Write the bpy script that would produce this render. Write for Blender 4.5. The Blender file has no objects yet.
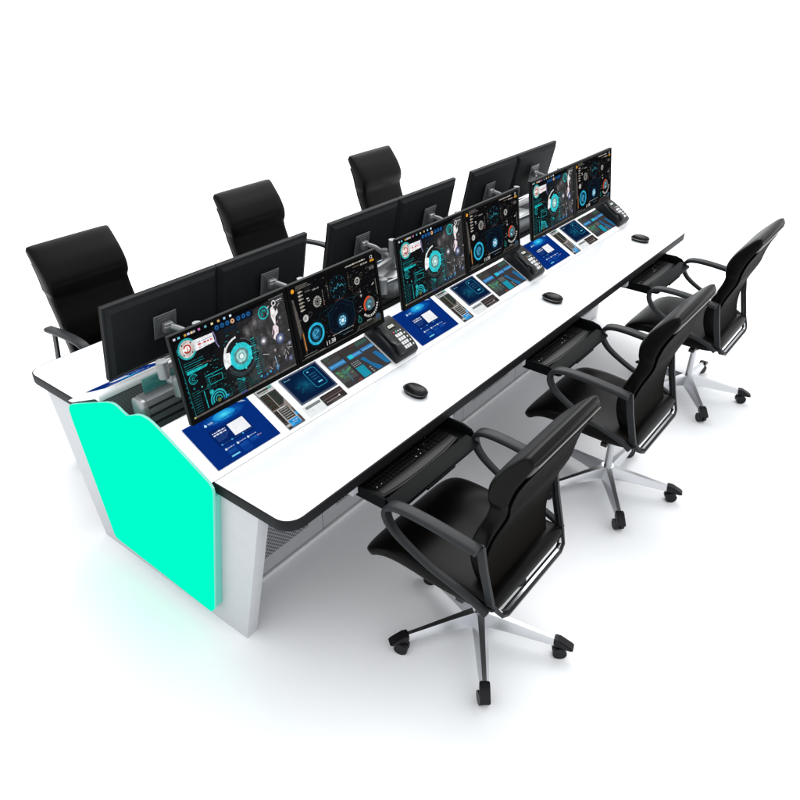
import bpy, bmesh, math, random
from mathutils import Vector, Matrix
random.seed(7)
sc = bpy.context.scene
col = sc.collection
PI = math.pi
R = math.radians
W, L, PT, HT = 1.556, 3.53, 1.149, 0.75

# ------------------------------------------------------------------ materials
def lin(c):
    return tuple((x/12.92 if x <= .04045 else ((x+.055)/1.055)**2.4) for x in (c[0]/255, c[1]/255, c[2]/255))

def mat(name, rgb, rough=.5, metal=0, spec=.5, noise=0, nscale=40, bump=0, bscale=300, emit=0, emit_rgb=None, coat=0, alpha=1, trans=0):
    m = bpy.data.materials.new(name); m.use_nodes = True
    nt = m.node_tree; b = nt.nodes['Principled BSDF']
    b.inputs['Base Color'].default_value = (*rgb, 1)
    b.inputs['Roughness'].default_value = rough
    b.inputs['Metallic'].default_value = metal
    b.inputs['Specular IOR Level'].default_value = spec
    b.inputs['Coat Weight'].default_value = coat
    b.inputs['Alpha'].default_value = alpha
    b.inputs['Transmission Weight'].default_value = trans
    tc = nt.nodes.new('ShaderNodeTexCoord')
    if noise:
        n = nt.nodes.new('ShaderNodeTexNoise'); n.inputs['Scale'].default_value = nscale; n.inputs['Detail'].default_value = 6
        nt.links.new(tc.outputs['Object'], n.inputs['Vector'])
        r = nt.nodes.new('ShaderNodeMapRange')
        r.inputs['To Min'].default_value = 1-noise; r.inputs['To Max'].default_value = 1+noise
        r.inputs['From Min'].default_value = .3; r.inputs['From Max'].default_value = .7
        nt.links.new(n.outputs['Fac'], r.inputs['Value'])
        mx = nt.nodes.new('ShaderNodeVectorMath'); mx.operation = 'SCALE'
        mx.inputs[0].default_value = rgb
        nt.links.new(r.outputs['Result'], mx.inputs['Scale'])
        nt.links.new(mx.outputs['Vector'], b.inputs['Base Color'])
        r2 = nt.nodes.new('ShaderNodeMapRange')
        r2.inputs['To Min'].default_value = max(.02, rough*.85); r2.inputs['To Max'].default_value = min(1, rough*1.15)
        nt.links.new(n.outputs['Fac'], r2.inputs['Value']); nt.links.new(r2.outputs['Result'], b.inputs['Roughness'])
    if bump:
        n2 = nt.nodes.new('ShaderNodeTexNoise'); n2.inputs['Scale'].default_value = bscale; n2.inputs['Detail'].default_value = 4
        nt.links.new(tc.outputs['Object'], n2.inputs['Vector'])
        bp = nt.nodes.new('ShaderNodeBump'); bp.inputs['Strength'].default_value = bump; bp.inputs['Distance'].default_value = .002
        nt.links.new(n2.outputs['Fac'], bp.inputs['Height']); nt.links.new(bp.outputs['Normal'], b.inputs['Normal'])
    if emit:
        b.inputs['Emission Color'].default_value = (*(emit_rgb or rgb), 1)
        b.inputs['Emission Strength'].default_value = emit
    return m

def perf_mat(name, rgb, hole, pitch, r):
    """perforated sheet: staggered round holes (object x / z)."""
    m = mat(name, rgb, .45, .2)
    nt = m.node_tree; b = nt.nodes['Principled BSDF']
    tc = nt.nodes.new('ShaderNodeTexCoord'); sp = nt.nodes.new('ShaderNodeSeparateXYZ')
    nt.links.new(tc.outputs['Object'], sp.inputs[0])
    def M(op, a, c=None, d=None):
        n = nt.nodes.new('ShaderNodeMath'); n.operation = op
        for i, v in enumerate((a, c, d)):
            if v is None: continue
            if isinstance(v, (int, float)): n.inputs[i].default_value = v
            else: nt.links.new(v, n.inputs[i])
        return n.outputs[0]
    x = M('DIVIDE', sp.outputs['X'], pitch); z = M('DIVIDE', sp.outputs['Z'], pitch)
    def grid(ox, oz):
        fx = M('SUBTRACT', M('FRACT', M('ADD', x, ox)), .5); fz = M('SUBTRACT', M('FRACT', M('ADD', z, oz)), .5)
        return M('LESS_THAN', M('SQRT', M('ADD', M('MULTIPLY', fx, fx), M('MULTIPLY', fz, fz))), r)
    h = M('MAXIMUM', grid(100, 100), grid(100.5, 100.5))
    mix = nt.nodes.new('ShaderNodeMix'); mix.data_type = 'RGBA'
    nt.links.new(h, mix.inputs[0]); mix.inputs[6].default_value = (*rgb, 1); mix.inputs[7].default_value = (*hole, 1)
    nt.links.new(mix.outputs[2], b.inputs['Base Color'])
    return m

def screen_mat(name, strength, noisy=.35, nscale=60):
    """lit display: each pixel area has the colour stored on the mesh, modulated by fine procedural noise"""
    m = bpy.data.materials.new(name); m.use_nodes = True
    nt = m.node_tree; b = nt.nodes['Principled BSDF']
    b.inputs['Base Color'].default_value = (.0015, .0015, .0018, 1)
    b.inputs['Roughness'].default_value = .35; b.inputs['Specular IOR Level'].default_value = 0
    at = nt.nodes.new('ShaderNodeAttribute'); at.attribute_name = 'Col'
    tc = nt.nodes.new('ShaderNodeTexCoord')
    n = nt.nodes.new('ShaderNodeTexNoise'); n.inputs['Scale'].default_value = nscale; n.inputs['Detail'].default_value = 5
    nt.links.new(tc.outputs['Object'], n.inputs['Vector'])
    r = nt.nodes.new('ShaderNodeMapRange'); r.inputs['From Min'].default_value = .3; r.inputs['From Max'].default_value = .7
    r.inputs['To Min'].default_value = 1-noisy; r.inputs['To Max'].default_value = 1+noisy
    nt.links.new(n.outputs['Fac'], r.inputs['Value'])
    mx = nt.nodes.new('ShaderNodeVectorMath'); mx.operation = 'SCALE'
    nt.links.new(at.outputs['Color'], mx.inputs[0]); nt.links.new(r.outputs['Result'], mx.inputs['Scale'])
    nt.links.new(mx.outputs['Vector'], b.inputs['Emission Color']); b.inputs['Emission Strength'].default_value = strength
    m.cycles.emission_sampling = 'NONE'
    return m

M = {}
M['floor'] = mat('white_floor', (.93, .94, .95), .55, spec=.15, noise=.012, nscale=3)
M['white_top'] = mat('white_laminate', (.745, .765, .785), .16, spec=.5, noise=.018, nscale=22)
M['white_shelf'] = mat('white_lacquer', (.88, .89, .90), .28, noise=.006, nscale=30)
M['edge'] = mat('black_edge', (.010, .010, .011), .5, spec=.12, bump=.1)
M['grey_panel'] = mat('grey_powder_coat', (.50, .51, .53), .45, spec=.4, noise=.02, nscale=25, bump=.04, bscale=900)
M['cabinet'] = mat('cabinet_grey', (.42, .42, .44), .5, noise=.02, nscale=20)
M['cab_perf'] = perf_mat('cabinet_perforated', (.38, .38, .40), (.10, .10, .11), .020, .30)
M['plinth'] = mat('plinth_light', (.75, .75, .76), .35)
M['trough_perf'] = perf_mat('trough_perforated', (.30, .31, .32), (.10, .10, .105), .010, .3)
M['slat'] = mat('slat_anodised', (.13, .135, .14), .4, .2, spec=.4, noise=.05, nscale=60)
M['slat_cap'] = mat('slat_cap_grey', (.32, .33, .34), .35, .6)
M['groove'] = mat('slat_groove', (.008, .008, .008), .7)
M['trough'] = mat('trough_steel', (.16, .165, .17), .45, .3)
M['glass'] = mat('tinted_glass', (.03, .22, .20), .08, spec=.4, alpha=.6)
M['teal'] = mat('teal_light_face', (.0, .01, .008), .6, spec=0, emit=1.0, emit_rgb=lin((0, 255, 203)))
M['teal_rim'] = mat('teal_light_rim', (.22, .44, .40), .5, spec=.2, emit=.30, emit_rgb=lin((60, 225, 195)))
M['teal_side'] = mat('teal_diffuser_side', (.16, .40, .36), .5, spec=.2, emit=.22, emit_rgb=lin((60, 225, 195)))
M['mon_back'] = mat('monitor_back', (.0165, .018, .019), .55, spec=.06, noise=.08, nscale=15, bump=.05, bscale=1200)
M['bezel'] = mat('monitor_bezel', (.002, .002, .002), .3, spec=.03)
M['arm_metal'] = mat('arm_aluminium', (.25, .26, .265), .33, .55, noise=.02, nscale=20)
M['arm_dark'] = mat('arm_plate', (.15, .155, .16), .35, .4, noise=.1, nscale=80)
M['leather'] = mat('black_leather', (.0030, .0026, .0023), .33, spec=.09, noise=.1, nscale=12, bump=.12, bscale=420)
M['back_shell'] = mat('black_back_fabric', (.0052, .0045, .0038), .6, spec=.02, noise=.08, nscale=40, bump=.15, bscale=700)
M['crest_highlight'] = mat('crest_highlight_grey', (.22, .21, .19), .35)
M['arm_plastic'] = mat('armrest_charcoal', (.019, .021, .023), .42, spec=.18, noise=.06, nscale=25)
M['mech'] = mat('mechanism_black', (.01, .01, .01), .45, spec=.3)
M['chrome'] = mat('polished_steel', (.50, .51, .53), .2, 1)
M['alu'] = mat('brushed_aluminium', (.58, .59, .61), .28, 1)
M['caster'] = mat('caster_black', (.007, .007, .008), .38, spec=.2)
M['tray'] = mat('tray_black', (.0034, .0038, .0042), .5, spec=.05, bump=.05)
M['kb'] = mat('keyboard_black', (.004, .004, .0045), .4, spec=.12)
M['key'] = mat('keycap_black', (.003, .003, .003), .4, spec=.1)
M['kb_mark'] = mat('key_mark_grey', (.5, .5, .5), .4)
M['phone'] = mat('phone_charcoal', (.014, .0145, .015), .42, spec=.2, bump=.05)
M['handset'] = mat('handset_charcoal', (.011, .012, .013), .35, spec=.25)
M['lcd'] = mat('lcd_grey', (.36, .38, .34), .3)
M['key_white'] = mat('phone_key_white', (.6, .6, .6), .4)
M['key_red'] = mat('phone_key_red', (.4, .01, .04), .4)
M['key_green'] = mat('phone_key_green', (.02, .3, .2), .4)
M['mouse'] = mat('mouse_black', (.004, .004, .004), .34, spec=.2)
M['mouse_trim'] = mat('mouse_trim_silver', (.45, .45, .46), .3, .7)
M['screen'] = screen_mat('monitor_picture', 1.0)
M['panel'] = screen_mat('touch_panel_picture', .92, .06, 30)
M['seam'] = mat('seam_grey', (.62, .62, .64), .5)

# ------------------------------------------------------------------ mesh helpers
def fin(name, bm, mats, parent=None, smooth=True, angle=40):
    me = bpy.data.meshes.new(name)
    bmesh.ops.recalc_face_normals(bm, faces=bm.faces)
    if smooth:
        for f in bm.faces: f.smooth = True
        for e in bm.edges:
            if len(e.link_faces) == 2 and e.calc_face_angle(0) > R(angle): e.smooth = False
            if len(e.link_faces) != 2: e.smooth = False
    bm.to_mesh(me); bm.free()
    for m in (mats if isinstance(mats, (list, tuple)) else [mats]): me.materials.append(m)
    o = bpy.data.objects.new(name, me); col.objects.link(o)
    if parent: o.parent = parent
    return o

def empty(name, loc=(0, 0, 0), rot=(0, 0, 0)):
    o = bpy.data.objects.new(name, None); col.objects.link(o)
    o.location = loc; o.rotation_euler = rot; o.empty_display_size = .1
    return o

def tag(o, label=None, cat=None, group=None, kind=None):
    if label: o['label'] = label
    if cat: o['category'] = cat
    if group: o['group'] = group
    if kind: o['kind'] = kind
    return o

def copy_tree(o, parent=None):
    c = o.copy(); col.objects.link(c); c.parent = parent
    for k in list(o.keys()):
        if k in ('label', 'category', 'group'): pass
    for ch in [x for x in bpy.data.objects if x.parent == o and x != c]:
        copy_tree(ch, c)
    return c

def box(bm, x0, x1, y0, y1, z0, z1, r=0, seg=2, mi=0, mtx=None):
    vs = [bm.verts.new((x, y, z)) for x in (x0, x1) for y in (y0, y1) for z in (z0, z1)]
    idx = [(0, 1, 3, 2), (4, 6, 7, 5), (0, 4, 5, 1), (2, 3, 7, 6), (0, 2, 6, 4), (1, 5, 7, 3)]
    fs = [bm.faces.new([vs[i] for i in f]) for f in idx]
    for f in fs: f.material_index = mi
    geo = vs
    if r:
        es = list({e for f in fs for e in f.edges})
        res = bmesh.ops.bevel(bm, geom=es, offset=r, segments=seg, affect='EDGES', profile=.5, clamp_overlap=True)
        geo = list({v for f in res['faces'] for v in f.verts} | {v for v in vs if v.is_valid})
        for f in res['faces']: f.material_index = mi
    if mtx is not None:
        for v in geo:
            if v.is_valid: v.co = mtx @ v.co
    return geo

def prism(bm, poly, axis, a0, a1, r=0, mi=0, seg=2):
    """extrude a 2-D polygon along an axis; poly coords are the other two axes in order"""
    def P(p, a):
        if axis == 'x': return (a, p[0], p[1])
        if axis == 'y': return (p[0], a, p[1])
        return (p[0], p[1], a)
    A = [bm.verts.new(P(p, a0)) for p in poly]; B = [bm.verts.new(P(p, a1)) for p in poly]
    n = len(poly); fs = [bm.faces.new(A), bm.faces.new(B[::-1])]
    for i in range(n): fs.append(bm.faces.new([A[i], B[i], B[(i+1) % n], A[(i+1) % n]]))
    for f in fs: f.material_index = mi
    if r:
        es = list({e for f in fs[:2] for e in f.edges})
        res = bmesh.ops.bevel(bm, geom=es, offset=r, segments=seg, affect='EDGES', profile=.5, clamp_overlap=True)
        for f in res['faces']: f.material_index = mi
    return fs

def cyl(bm, p0, p1, r0, r1=None, seg=24, mi=0, cap=True):
    p0, p1 = Vector(p0), Vector(p1); r1 = r0 if r1 is None else r1
    d = (p1-p0).normalized(); a = d.orthogonal().normalized(); b = d.cross(a)
    rings = []
    for p, r in ((p0, r0), (p1, r1)):
        rings.append([bm.verts.new(p+a*math.cos(2*PI*i/seg)*r+b*math.sin(2*PI*i/seg)*r) for i in range(seg)])
    for i in range(seg):
        f = bm.faces.new([rings[0][i], rings[0][(i+1) % seg], rings[1][(i+1) % seg], rings[1][i]]); f.material_index = mi
    if cap:
        for rg in rings:
            f = bm.faces.new(rg); f.material_index = mi

def catmull(pts, n):
    """n samples per span"""
    out = []; P = [pts[0]]+list(pts)+[pts[-1]]
    for i in range(1, len(P)-2):
        a, b, c, d = P[i-1:i+3]
        for k in range(n):
            t = k/n
            out.append(tuple(.5*((2*b[j])+(-a[j]+c[j])*t+(2*a[j]-5*b[j]+4*c[j]-d[j])*t*t+(-a[j]+3*b[j]-3*c[j]+d[j])*t**3) for j in range(len(b))))
    out.append(tuple(pts[-1])); return out

def sweep(bm, path, sec, side=None, closed=False, mi=0):
    """sweep sec(i, t)->[(a,b)] along path; a is along side, b along the normal"""
    P = [Vector(p) for p in path]; n = len(P); rings = []
    prev = None
    for i, p in enumerate(P):
        if closed: t = (P[(i+1) % n]-P[i-1]).normalized()
        else: t = (P[min(i+1, n-1)]-P[max(i-1, 0)]).normalized()
        if side is not None: s = Vector(side); s = (s-t*s.dot(t)).normalized()
        else:
            s = prev if prev is not None else t.orthogonal(); s = (s-t*s.dot(t)).normalized(); prev = s
        nn = t.cross(s)
        rings.append([bm.verts.new(p+s*a+nn*b) for a, b in sec(i, i/(n-1))])
    m = len(rings[0])
    for i in range(n if closed else n-1):
        A, B = rings[i], rings[(i+1) % n]
        for j in range(m):
            f = bm.faces.new([A[j], A[(j+1) % m], B[(j+1) % m], B[j]]); f.material_index = mi
    if not closed:
        for rg in (rings[0], rings[-1]):
            f = bm.faces.new(rg); f.material_index = mi

def superel(w, t, n=4, seg=28):
    o = []
    for k in range(seg):
        a = 2*PI*k/seg; c, s = math.cos(a), math.sin(a)
        o.append((w*math.copysign(abs(c)**(2/n), c), t*math.copysign(abs(s)**(2/n), s)))
    return o

def pad(bm, curve, wfn, n=5, sub=6, seg=44, mi=0):
    """upholstered pad: curve of (y, z, half thickness); wfn(t)->half width"""
    c = catmull(curve, sub); m = len(c)
    path = [(0, y, z) for y, z, t in c]
    sweep(bm, path, lambda i, t: superel(wfn(t), max(.002, c[i][2]), n, seg), side=(1, 0, 0), mi=mi)

def round_rect(x0, x1, y0, y1, r_, corners=(1, 1, 1, 1), seg=8):
    """corners order: x0y0, x1y0, x1y1, x0y1"""
    pts = []
    for k, (cx, cy, a0) in enumerate(((x0, y0, 180), (x1, y0, 270), (x1, y1, 0), (x0, y1, 90))):
        if not corners[k]: pts.append((cx, cy)); continue
        r = r_*(1.35 if k in (1, 2) else 1)
        mx = cx+(r if cx == x0 else -r); my = cy+(r if cy == y0 else -r)
        for i in range(seg+1):
            a = R(a0+90*i/seg); pts.append((mx+r*math.cos(a), my+r*math.sin(a)))
    return pts

# ------------------------------------------------------------------ picture builder for lit displays
class Art:
    def __init__(s, tf):
        s.bm = bmesh.new(); s.cl = s.bm.loops.layers.float_color.new('Col'); s.tf = tf; s.k = 0
    def poly(s, pts, c, k, cs=None):
        vs = [s.bm.verts.new(s.tf(u, v, k)) for u, v in pts]
        f = s.bm.faces.new(vs)
        for i, l in enumerate(f.loops):
            cc = lin(cs[i]) if cs else lin(c)
            l[s.cl] = (*cc, 1)
    def rect(s, x0, y0, x1, y1, c, k=1, cs=None): s.poly([(x0, y0), (x1, y0), (x1, y1), (x0, y1)], c, k, cs)
    def ring(s, x, y, r0, r1, c, k=2, a0=0, a1=360, seg=None, asp=1):
        n = seg or max(8, int(abs(a1-a0)/12))
        for i in range(n):
            t0, t1 = R(a0+(a1-a0)*i/n), R(a0+(a1-a0)*(i+1)/n)
            q = [(x+r*math.cos(t), y+r*math.sin(t)*asp) for r, t in ((r0, t0), (r1, t0), (r1, t1), (r0, t1))]
            if r0 == 0: q = q[1:]
            s.poly(q, c, k)
    def glow(s, x, y, r, c, bg, k=2, asp=1, seg=20):
        for j, (ra, rb) in enumerate(((0, .35), (.35, .65), (.65, 1))):
            ca = [c[i]+(bg[i]-c[i])*min(1, ra)**.8 for i in range(3)]; cb = [c[i]+(bg[i]-c[i])*rb**.8 for i in range(3)]
            for i in range(seg):
                t0, t1 = 2*PI*i/seg, 2*PI*(i+1)/seg
                p = [(x+rr*r*math.cos(t), y+rr*r*asp*math.sin(t)) for rr, t in ((ra, t0), (rb, t0), (rb, t1), (ra, t1))]
                cs = [ca, cb, cb, ca]
                if ra == 0: p = p[1:]; cs = [cb, cb, ca]
                s.poly(p, None, k, cs)
    def line(s, x0, y0, x1, y1, w, c, k=2):
        d = Vector((x1-x0, y1-y0)); n = Vector((-d.y, d.x)).normalized()*w/2
        s.poly([(x0-n.x, y0-n.y), (x1-n.x, y1-n.y), (x1+n.x, y1+n.y), (x0+n.x, y0+n.y)], c, k)
    def pline(s, pts, w, c, k=2, closed=False):
        for a, b in zip(pts, pts[1:]+([pts[0]] if closed else [])): s.line(*a, *b, w, c, k)
    def text(s, t, x, y, h, c, k=3):
        cu = bpy.data.curves.new('t', 'FONT'); cu.body = t; cu.size = h*1.4; cu.resolution_u = 2
        ob = bpy.data.objects.new('t', cu); col.objects.link(ob)
        bpy.context.view_layer.update()
        me = ob.evaluated_get(bpy.context.evaluated_depsgraph_get()).to_mesh()
        for p in me.polygons:
            s.poly([(x+me.vertices[i].co.x, y+me.vertices[i].co.y) for i in p.vertices], c, k)
        ob.evaluated_get(bpy.context.evaluated_depsgraph_get()).to_mesh_clear()
        bpy.data.objects.remove(ob); bpy.data.curves.remove(cu)
    def words(s, x0, y, x1, h, c, k=2, rnd=None):
        """a line of lettering too small to read: short dashes"""
        rnd = rnd or random; x = x0
        while x < x1:
            w = h*rnd.uniform(.5, 2.2)
            s.rect(x, y, min(x+w, x1), y+h*rnd.uniform(.6, 1), c, k); x += w+h*.5
    def done(s, name, m, parent):
        me = bpy.data.meshes.new(name); s.bm.to_mesh(me); s.bm.free(); me.materials.append(m)
        o = bpy.data.objects.new(name, me); col.objects.link(o); o.parent = parent
        return o

# ------------------------------------------------------------------ the setting
bm = bmesh.new(); s = 400
bm.faces.new([bm.verts.new(p) for p in ((-s, -s, 0), (s, -s, 0), (s, s, 0), (-s, s, 0))])
tag(fin('floor', bm, M['floor'], smooth=False), 'plain white studio floor under the whole console', 'floor', kind='structure')

# ------------------------------------------------------------------ the control desk
desk = empty('control_desk')
tag(desk, 'long white double sided control room desk with glowing teal end panel and black edges', 'desk')
def my(y, side): return y if side == 0 else W-y
SL = R(27); SY, SZ = .356, .7535
def shelf_tf(xf, side):
    def tf(u, s_, k):
        h = .0012+k*.00022
        s_ = s_*.975; y = SY+s_*math.cos(SL)-h*math.sin(SL); z = SZ+s_*math.sin(SL)+h*math.cos(SL)
        return (xf(u), my(y, side), z)
    return tf

def build_top(side):
    out = round_rect(0, L, 0, .60, .065, (1, 1, 0, 0))
    inn = round_rect(.0055, L-.0055, .0055, .599, .060, (1, 1, 0, 0))
    a = bmesh.new(); prism(a, [(x, my(y, side)) for x, y in inn], 'z', .74, .7503)
    top = fin('worktop', a, M['white_top'], desk)
    b = bmesh.new(); prism(b, [(x, my(y, side)) for x, y in out], 'z', .710, .7496, r=.0025)
    fin('edge_band', b, M['edge'], top)
    # raised sloping shelf
    pr = [(.356, .7515), (.585, .8682)]
    for k in range(1, 7):
        a_ = R(115-115*k/6-0); pr.append((.585+.016*math.cos(a_)+.0068, .8682-.0145+.016*math.sin(a_)))
    pr += [(.607, .842), (.575, .842), (.385, .7535), (.37, .7515)]
    c = bmesh.new(); prism(c, [(my(y, side), z) for y, z in pr], 'x', -.0175, L-.02)
    sh = fin('instrument_shelf', c, M['white_shelf'], desk, angle=30)
    d = bmesh.new(); box(d, 0.004, L-.02, *sorted((my(.3535, side), my(.3558, side))), .7515, .7525)
    fin('joint_line', d, M['seam'], sh, smooth=False)
    # perforated inner wall of the cable trough
    e = bmesh.new(); box(e, .01, L-.01, *sorted((my(.598, side), my(.602, side))), .56, .841)
    fin('trough_panel', e, M['trough_perf'], desk, smooth=False)
    return sh

shelves = [build_top(0), build_top(1)]

# --- the six touch panels of one station, in (x, distance up the slope) metres
def panel_blue(A):
    BG = (0, 46, 128)
    A.rect(.043, .021, .328, .224, BG, 0)
    # bright flare across the top
    A.glow(.205, .197, .095, (24, 160, 235), (0, 52, 138), 1, .27)
    A.glow(.208, .200, .048, (90, 235, 255), (18, 138, 218), 2, .40)
    A.words(.186, .186, .262, .0045, (0, 40, 110), 3, random.Random(3))
    A.poly([(.115, .192), (.121, .199), (.127, .192), (.121, .186)], (200, 240, 255), 3)
    A.poly([(.113, .189), (.121, .201), (.119, .186)], (120, 200, 250), 2)
    A.text('WPI', .131, .188, .0085, (225, 245, 255), 3)
    A.words(.146, .1835, .170, .0018, (90, 150, 210), 3, random.Random(9))
    A.rect(.107, .090, .262, .165, (0, 36, 104), 1)
    A.poly([(.187, .158), (.184, .1045), (.240, .1045), (.257, .1045), (.2575, .159)], (250, 252, 255), 2)
    A.rect(.205, .128, .207, .130, (150, 160, 170), 3)
    A.words(.117, .149, .174, .006, (225, 232, 250), 2, random.Random(4))
    A.words(.117, .139, .172, .006, (225, 232, 250), 2, random.Random(5))
    for i in range(5): A.words(.118, .132-i*.0045, .178-i*.006, .0018, (60, 100, 170), 2, random.Random(10+i))
    A.line(.118, .098, .262, .098, .0008, (60, 110, 180), 2)
    for x in (.120, .164, .213): A.ring(x, .098, 0, .0036, (80, 170, 235), 3)
    for i, x in enumerate((.116, .168, .215)):
        A.ring(x+.003, .075, 0, .0045, (225, 240, 255), 3); A.words(x+.010, .0735, x+.040, .0045, (170, 190, 225), 3, random.Random(20+i))
        A.rect(x, .030 if i == 1 else .05, x+.040, .068, (5, 60, 145), 1)
        for j in range(3): A.words(x+.003, .063-j*.004, x+.034, .0015, (40, 105, 185), 3, random.Random(30+i*3+j))
    A.rect(.117, .0375, .153, .0435, (120, 215, 250), 3)
    A.words(.250, .060, .268, .004, (220, 180, 200), 3, random.Random(8)); A.words(.235, .061, .243, .003, (50, 140, 220), 3)
    A.poly([(.262, .224), (.328, .224), (.328, .186)], (0, 52, 132), 1)
    A.poly([(.268, .222), (.300, .222), (.316, .206), (.290, .214)], (175, 195, 215), 3)

def panel_list(A):
    A.rect(.366, .012, .449, .222, (96, 92, 92), 0)
    A.rect(.368, .190, .449, .222, (205, 208, 208), 1)
    A.rect(.372, .203, .440, .212, (70, 70, 70), 2); A.rect(.372, .196, .420, .2, (120, 120, 118), 2)
    A.rect(.425, .205, .446, .216, (120, 190, 180), 2)
    A.rect(.370, .112, .404, .188, (44, 42, 40), 1); A.rect(.408, .122, .443, .190, (40, 42, 40), 1)
    for i in range(9):
        A.words(.372, .180-i*.008, .402, .0024, (112, 92, 70) if i % 3 else (84, 116, 98), 2, random.Random(40+i))
        A.words(.410, .183-i*.007, .441, .0022, (88, 104, 90), 2, random.Random(60+i))
    A.rect(.369, .108, .405, .112, (150, 142, 136), 2); A.rect(.4035, .11, .407, .19, (160, 156, 150), 2)
    A.rect(.3845, .022, .437, .110, (215, 214, 212), 1)
    A.rect(.388, .050, .433, .105, (60, 58, 56), 2)
    for i in range(5): A.rect(.391, .097-i*.010, .428, .101-i*.010, (158, 156, 152), 3)
    A.rect(.387, .016, .434, .047, (42, 146, 214), 3); A.words(.404, .036, .430, .004, (200, 230, 250), 4, random.Random(2)); A.words(.404, .028, .424, .004, (180, 220, 250), 4, random.Random(12))
    A.rect(.389, .022, .400, .032, (90, 190, 240), 4)
    A.rect(.367, .045, .383, .104, (36, 32, 30), 1)
    for i in range(6): A.words(.368, .096-i*.009, .381, .003, (104, 96, 88), 2, random.Random(70+i))
    A.rect(.367, .014, .383, .022, (70, 60, 64), 1); A.rect(.367, .024, .383, .034, (200, 200, 198), 2); A.rect(.367, .036, .383, .042, (80, 70, 72), 2)
    A.rect(.437, .050, .447, .066, (52, 160, 222), 3); A.rect(.438, .020, .448, .042, (86, 74, 78), 2)
    A.poly([(.425, .112), (.447, .140), (.447, .09), (.436, .085)], (150, 140, 134), 2)

def panel_dark(A):
    A.rect(.484, .072, .686, .213, (84, 92, 112), 0)
    A.rect(.492, .079, .678, .206, (4, 28, 62), 1)
    A.glow(.570, .140, .062, (8, 82, 112), (4, 28, 62), 2, .8)
    r = random.Random(5)
    for i in range(26):
        a = r.uniform(0, 6.28); d = r.uniform(.008, .04)
        x, y = .560+d*math.cos(a), .138+d*.7*math.sin(a)
        A.line(x, y, x+r.uniform(-.014, .014), y+r.uniform(-.010, .010), .0011, r.choice([(20, 120, 140), (10, 90, 120), (30, 140, 150)]), 3)
    A.rect(.500, .192, .505, .198, (90, 200, 220), 3); A.words(.508, .193, .530, .0036, (150, 190, 205), 3, random.Random(1))
    pts = [(.606, .196), (.652, .196), (.660, .188), (.660, .112), (.652, .104), (.606, .104), (.598, .112), (.598, .188)]
    A.poly(pts, (3, 34, 72), 3); A.pline(pts, .002, (40, 170, 200), 4, True)
    A.rect(.612, .182, .622, .187, (120, 220, 235), 4)
    for i in range(3): A.words(.612, .168-i*.013, .646, .0024, (60, 150, 175), 4, random.Random(80+i))
    A.rect(.622, .120, .645, .1265, (110, 215, 235), 5)

def panel_small_light(A):
    A.rect(.474, .010, .567, .064, (236, 246, 246), 0)
    A.rect(.476, .012, .564, .062, (244, 248, 248), 1)
    A.rect(.484, .045, .562, .057, (118, 124, 124), 2); A.rect(.486, .050, .560, .0515, (170, 175, 175), 3)
    A.words(.490, .030, .52, .002, (200, 206, 206), 2, random.Random(6))

def panel_small_dark(A):
    A.rect(.570, .014, .686, .064, (58, 52, 52), 0)
    A.rect(.572, .040, .684, .044, (110, 98, 96), 1); A.rect(.576, .050, .68, .054, (84, 66, 66), 1)
    A.rect(.578, .026, .650, .030, (150, 140, 138), 1); A.ring(.652, .030, 0, .004, (235, 232, 230), 2)
    A.words(.60, .018, .66, .0028, (140, 126, 124), 1, random.Random(7))

def panel_mixer(A):
    A.rect(.708, .032, .984, .203, (62, 60, 62), 0)
    A.rect(.708, .160, .804, .203, (64, 62, 62), 1); A.rect(.806, .162, .898, .203, (58, 56, 56), 1)
    A.rect(.715, .185, .75, .198, (66, 82, 70), 2); A.rect(.905, .178, .975, .196, (62, 92, 84), 2)
    A.rect(.872, .19, .900, .193, (120, 58, 48), 2); A.rect(.80, .19, .83, .192, (96, 58, 50), 2)
    for i in range(3): A.words(.72, .178-i*.006, .79, .0018, (100, 100, 98), 2, random.Random(90+i))
    A.rect(.712, .137, .801, .158, (58, 134, 196), 2); A.rect(.822, .139, .902, .158, (58, 134, 196), 2); A.rect(.908, .143, .982, .160, (58, 134, 196), 2)
    for x0, x1 in ((.712, .801), (.822, .902), (.908, .982)): A.rect(x0+.004, .146, x1-.004, .151, (110, 176, 222), 3)
    A.rect(.826, .139, .850, .159, (40, 206, 226), 4)
    A.rect(.803, .032, .806, .203, (36, 36, 38), 3)
    A.rect(.712, .060, .798, .124, (78, 82, 80), 1)
    r = random.Random(11)
    for i in range(44):
        x, y = r.uniform(.716, .788), r.gauss(.098, .010)
        A.rect(x, y, x+r.uniform(.006, .016), y+.004, r.choice([(70, 150, 110), (90, 150, 90), (120, 150, 90), (50, 140, 130)]), 2)
    A.line(.764, .095, .757, .048, .003, (60, 130, 150), 3)
    A.rect(.812, .036, .858, .092, (24, 150, 176), 2)
    for i in range(5): A.rect(.818+i*.009, .036, .8192+i*.009, .092, (60, 190, 210), 3)
    for i in range(5): A.rect(.812, .045+i*.010, .858, .0462+i*.010, (14, 110, 136), 3)
    for i in range(4):
        for j in range(3): A.rect(.812+i*.012, .099+j*.009, .820+i*.012, .103+j*.009, (150, 156, 156), 2)
    A.poly([(.868, .120), (.893, .120), (.900, .086), (.918, .060), (.934, .036), (.902, .036), (.892, .056), (.884, .086)], (34, 112, 166), 2)
    A.poly([(.946, .118), (.968, .118), (.983, .080), (.983, .036), (.962, .042), (.954, .066), (.950, .09)], (34, 112, 166), 2)
    for j in range(3): A.rect(.872, .062-j*.012, .882, .068-j*.012, (165, 160, 150), 2)
    A.rect(.78, .036, .80, .044, (140, 60, 50), 2)

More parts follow.
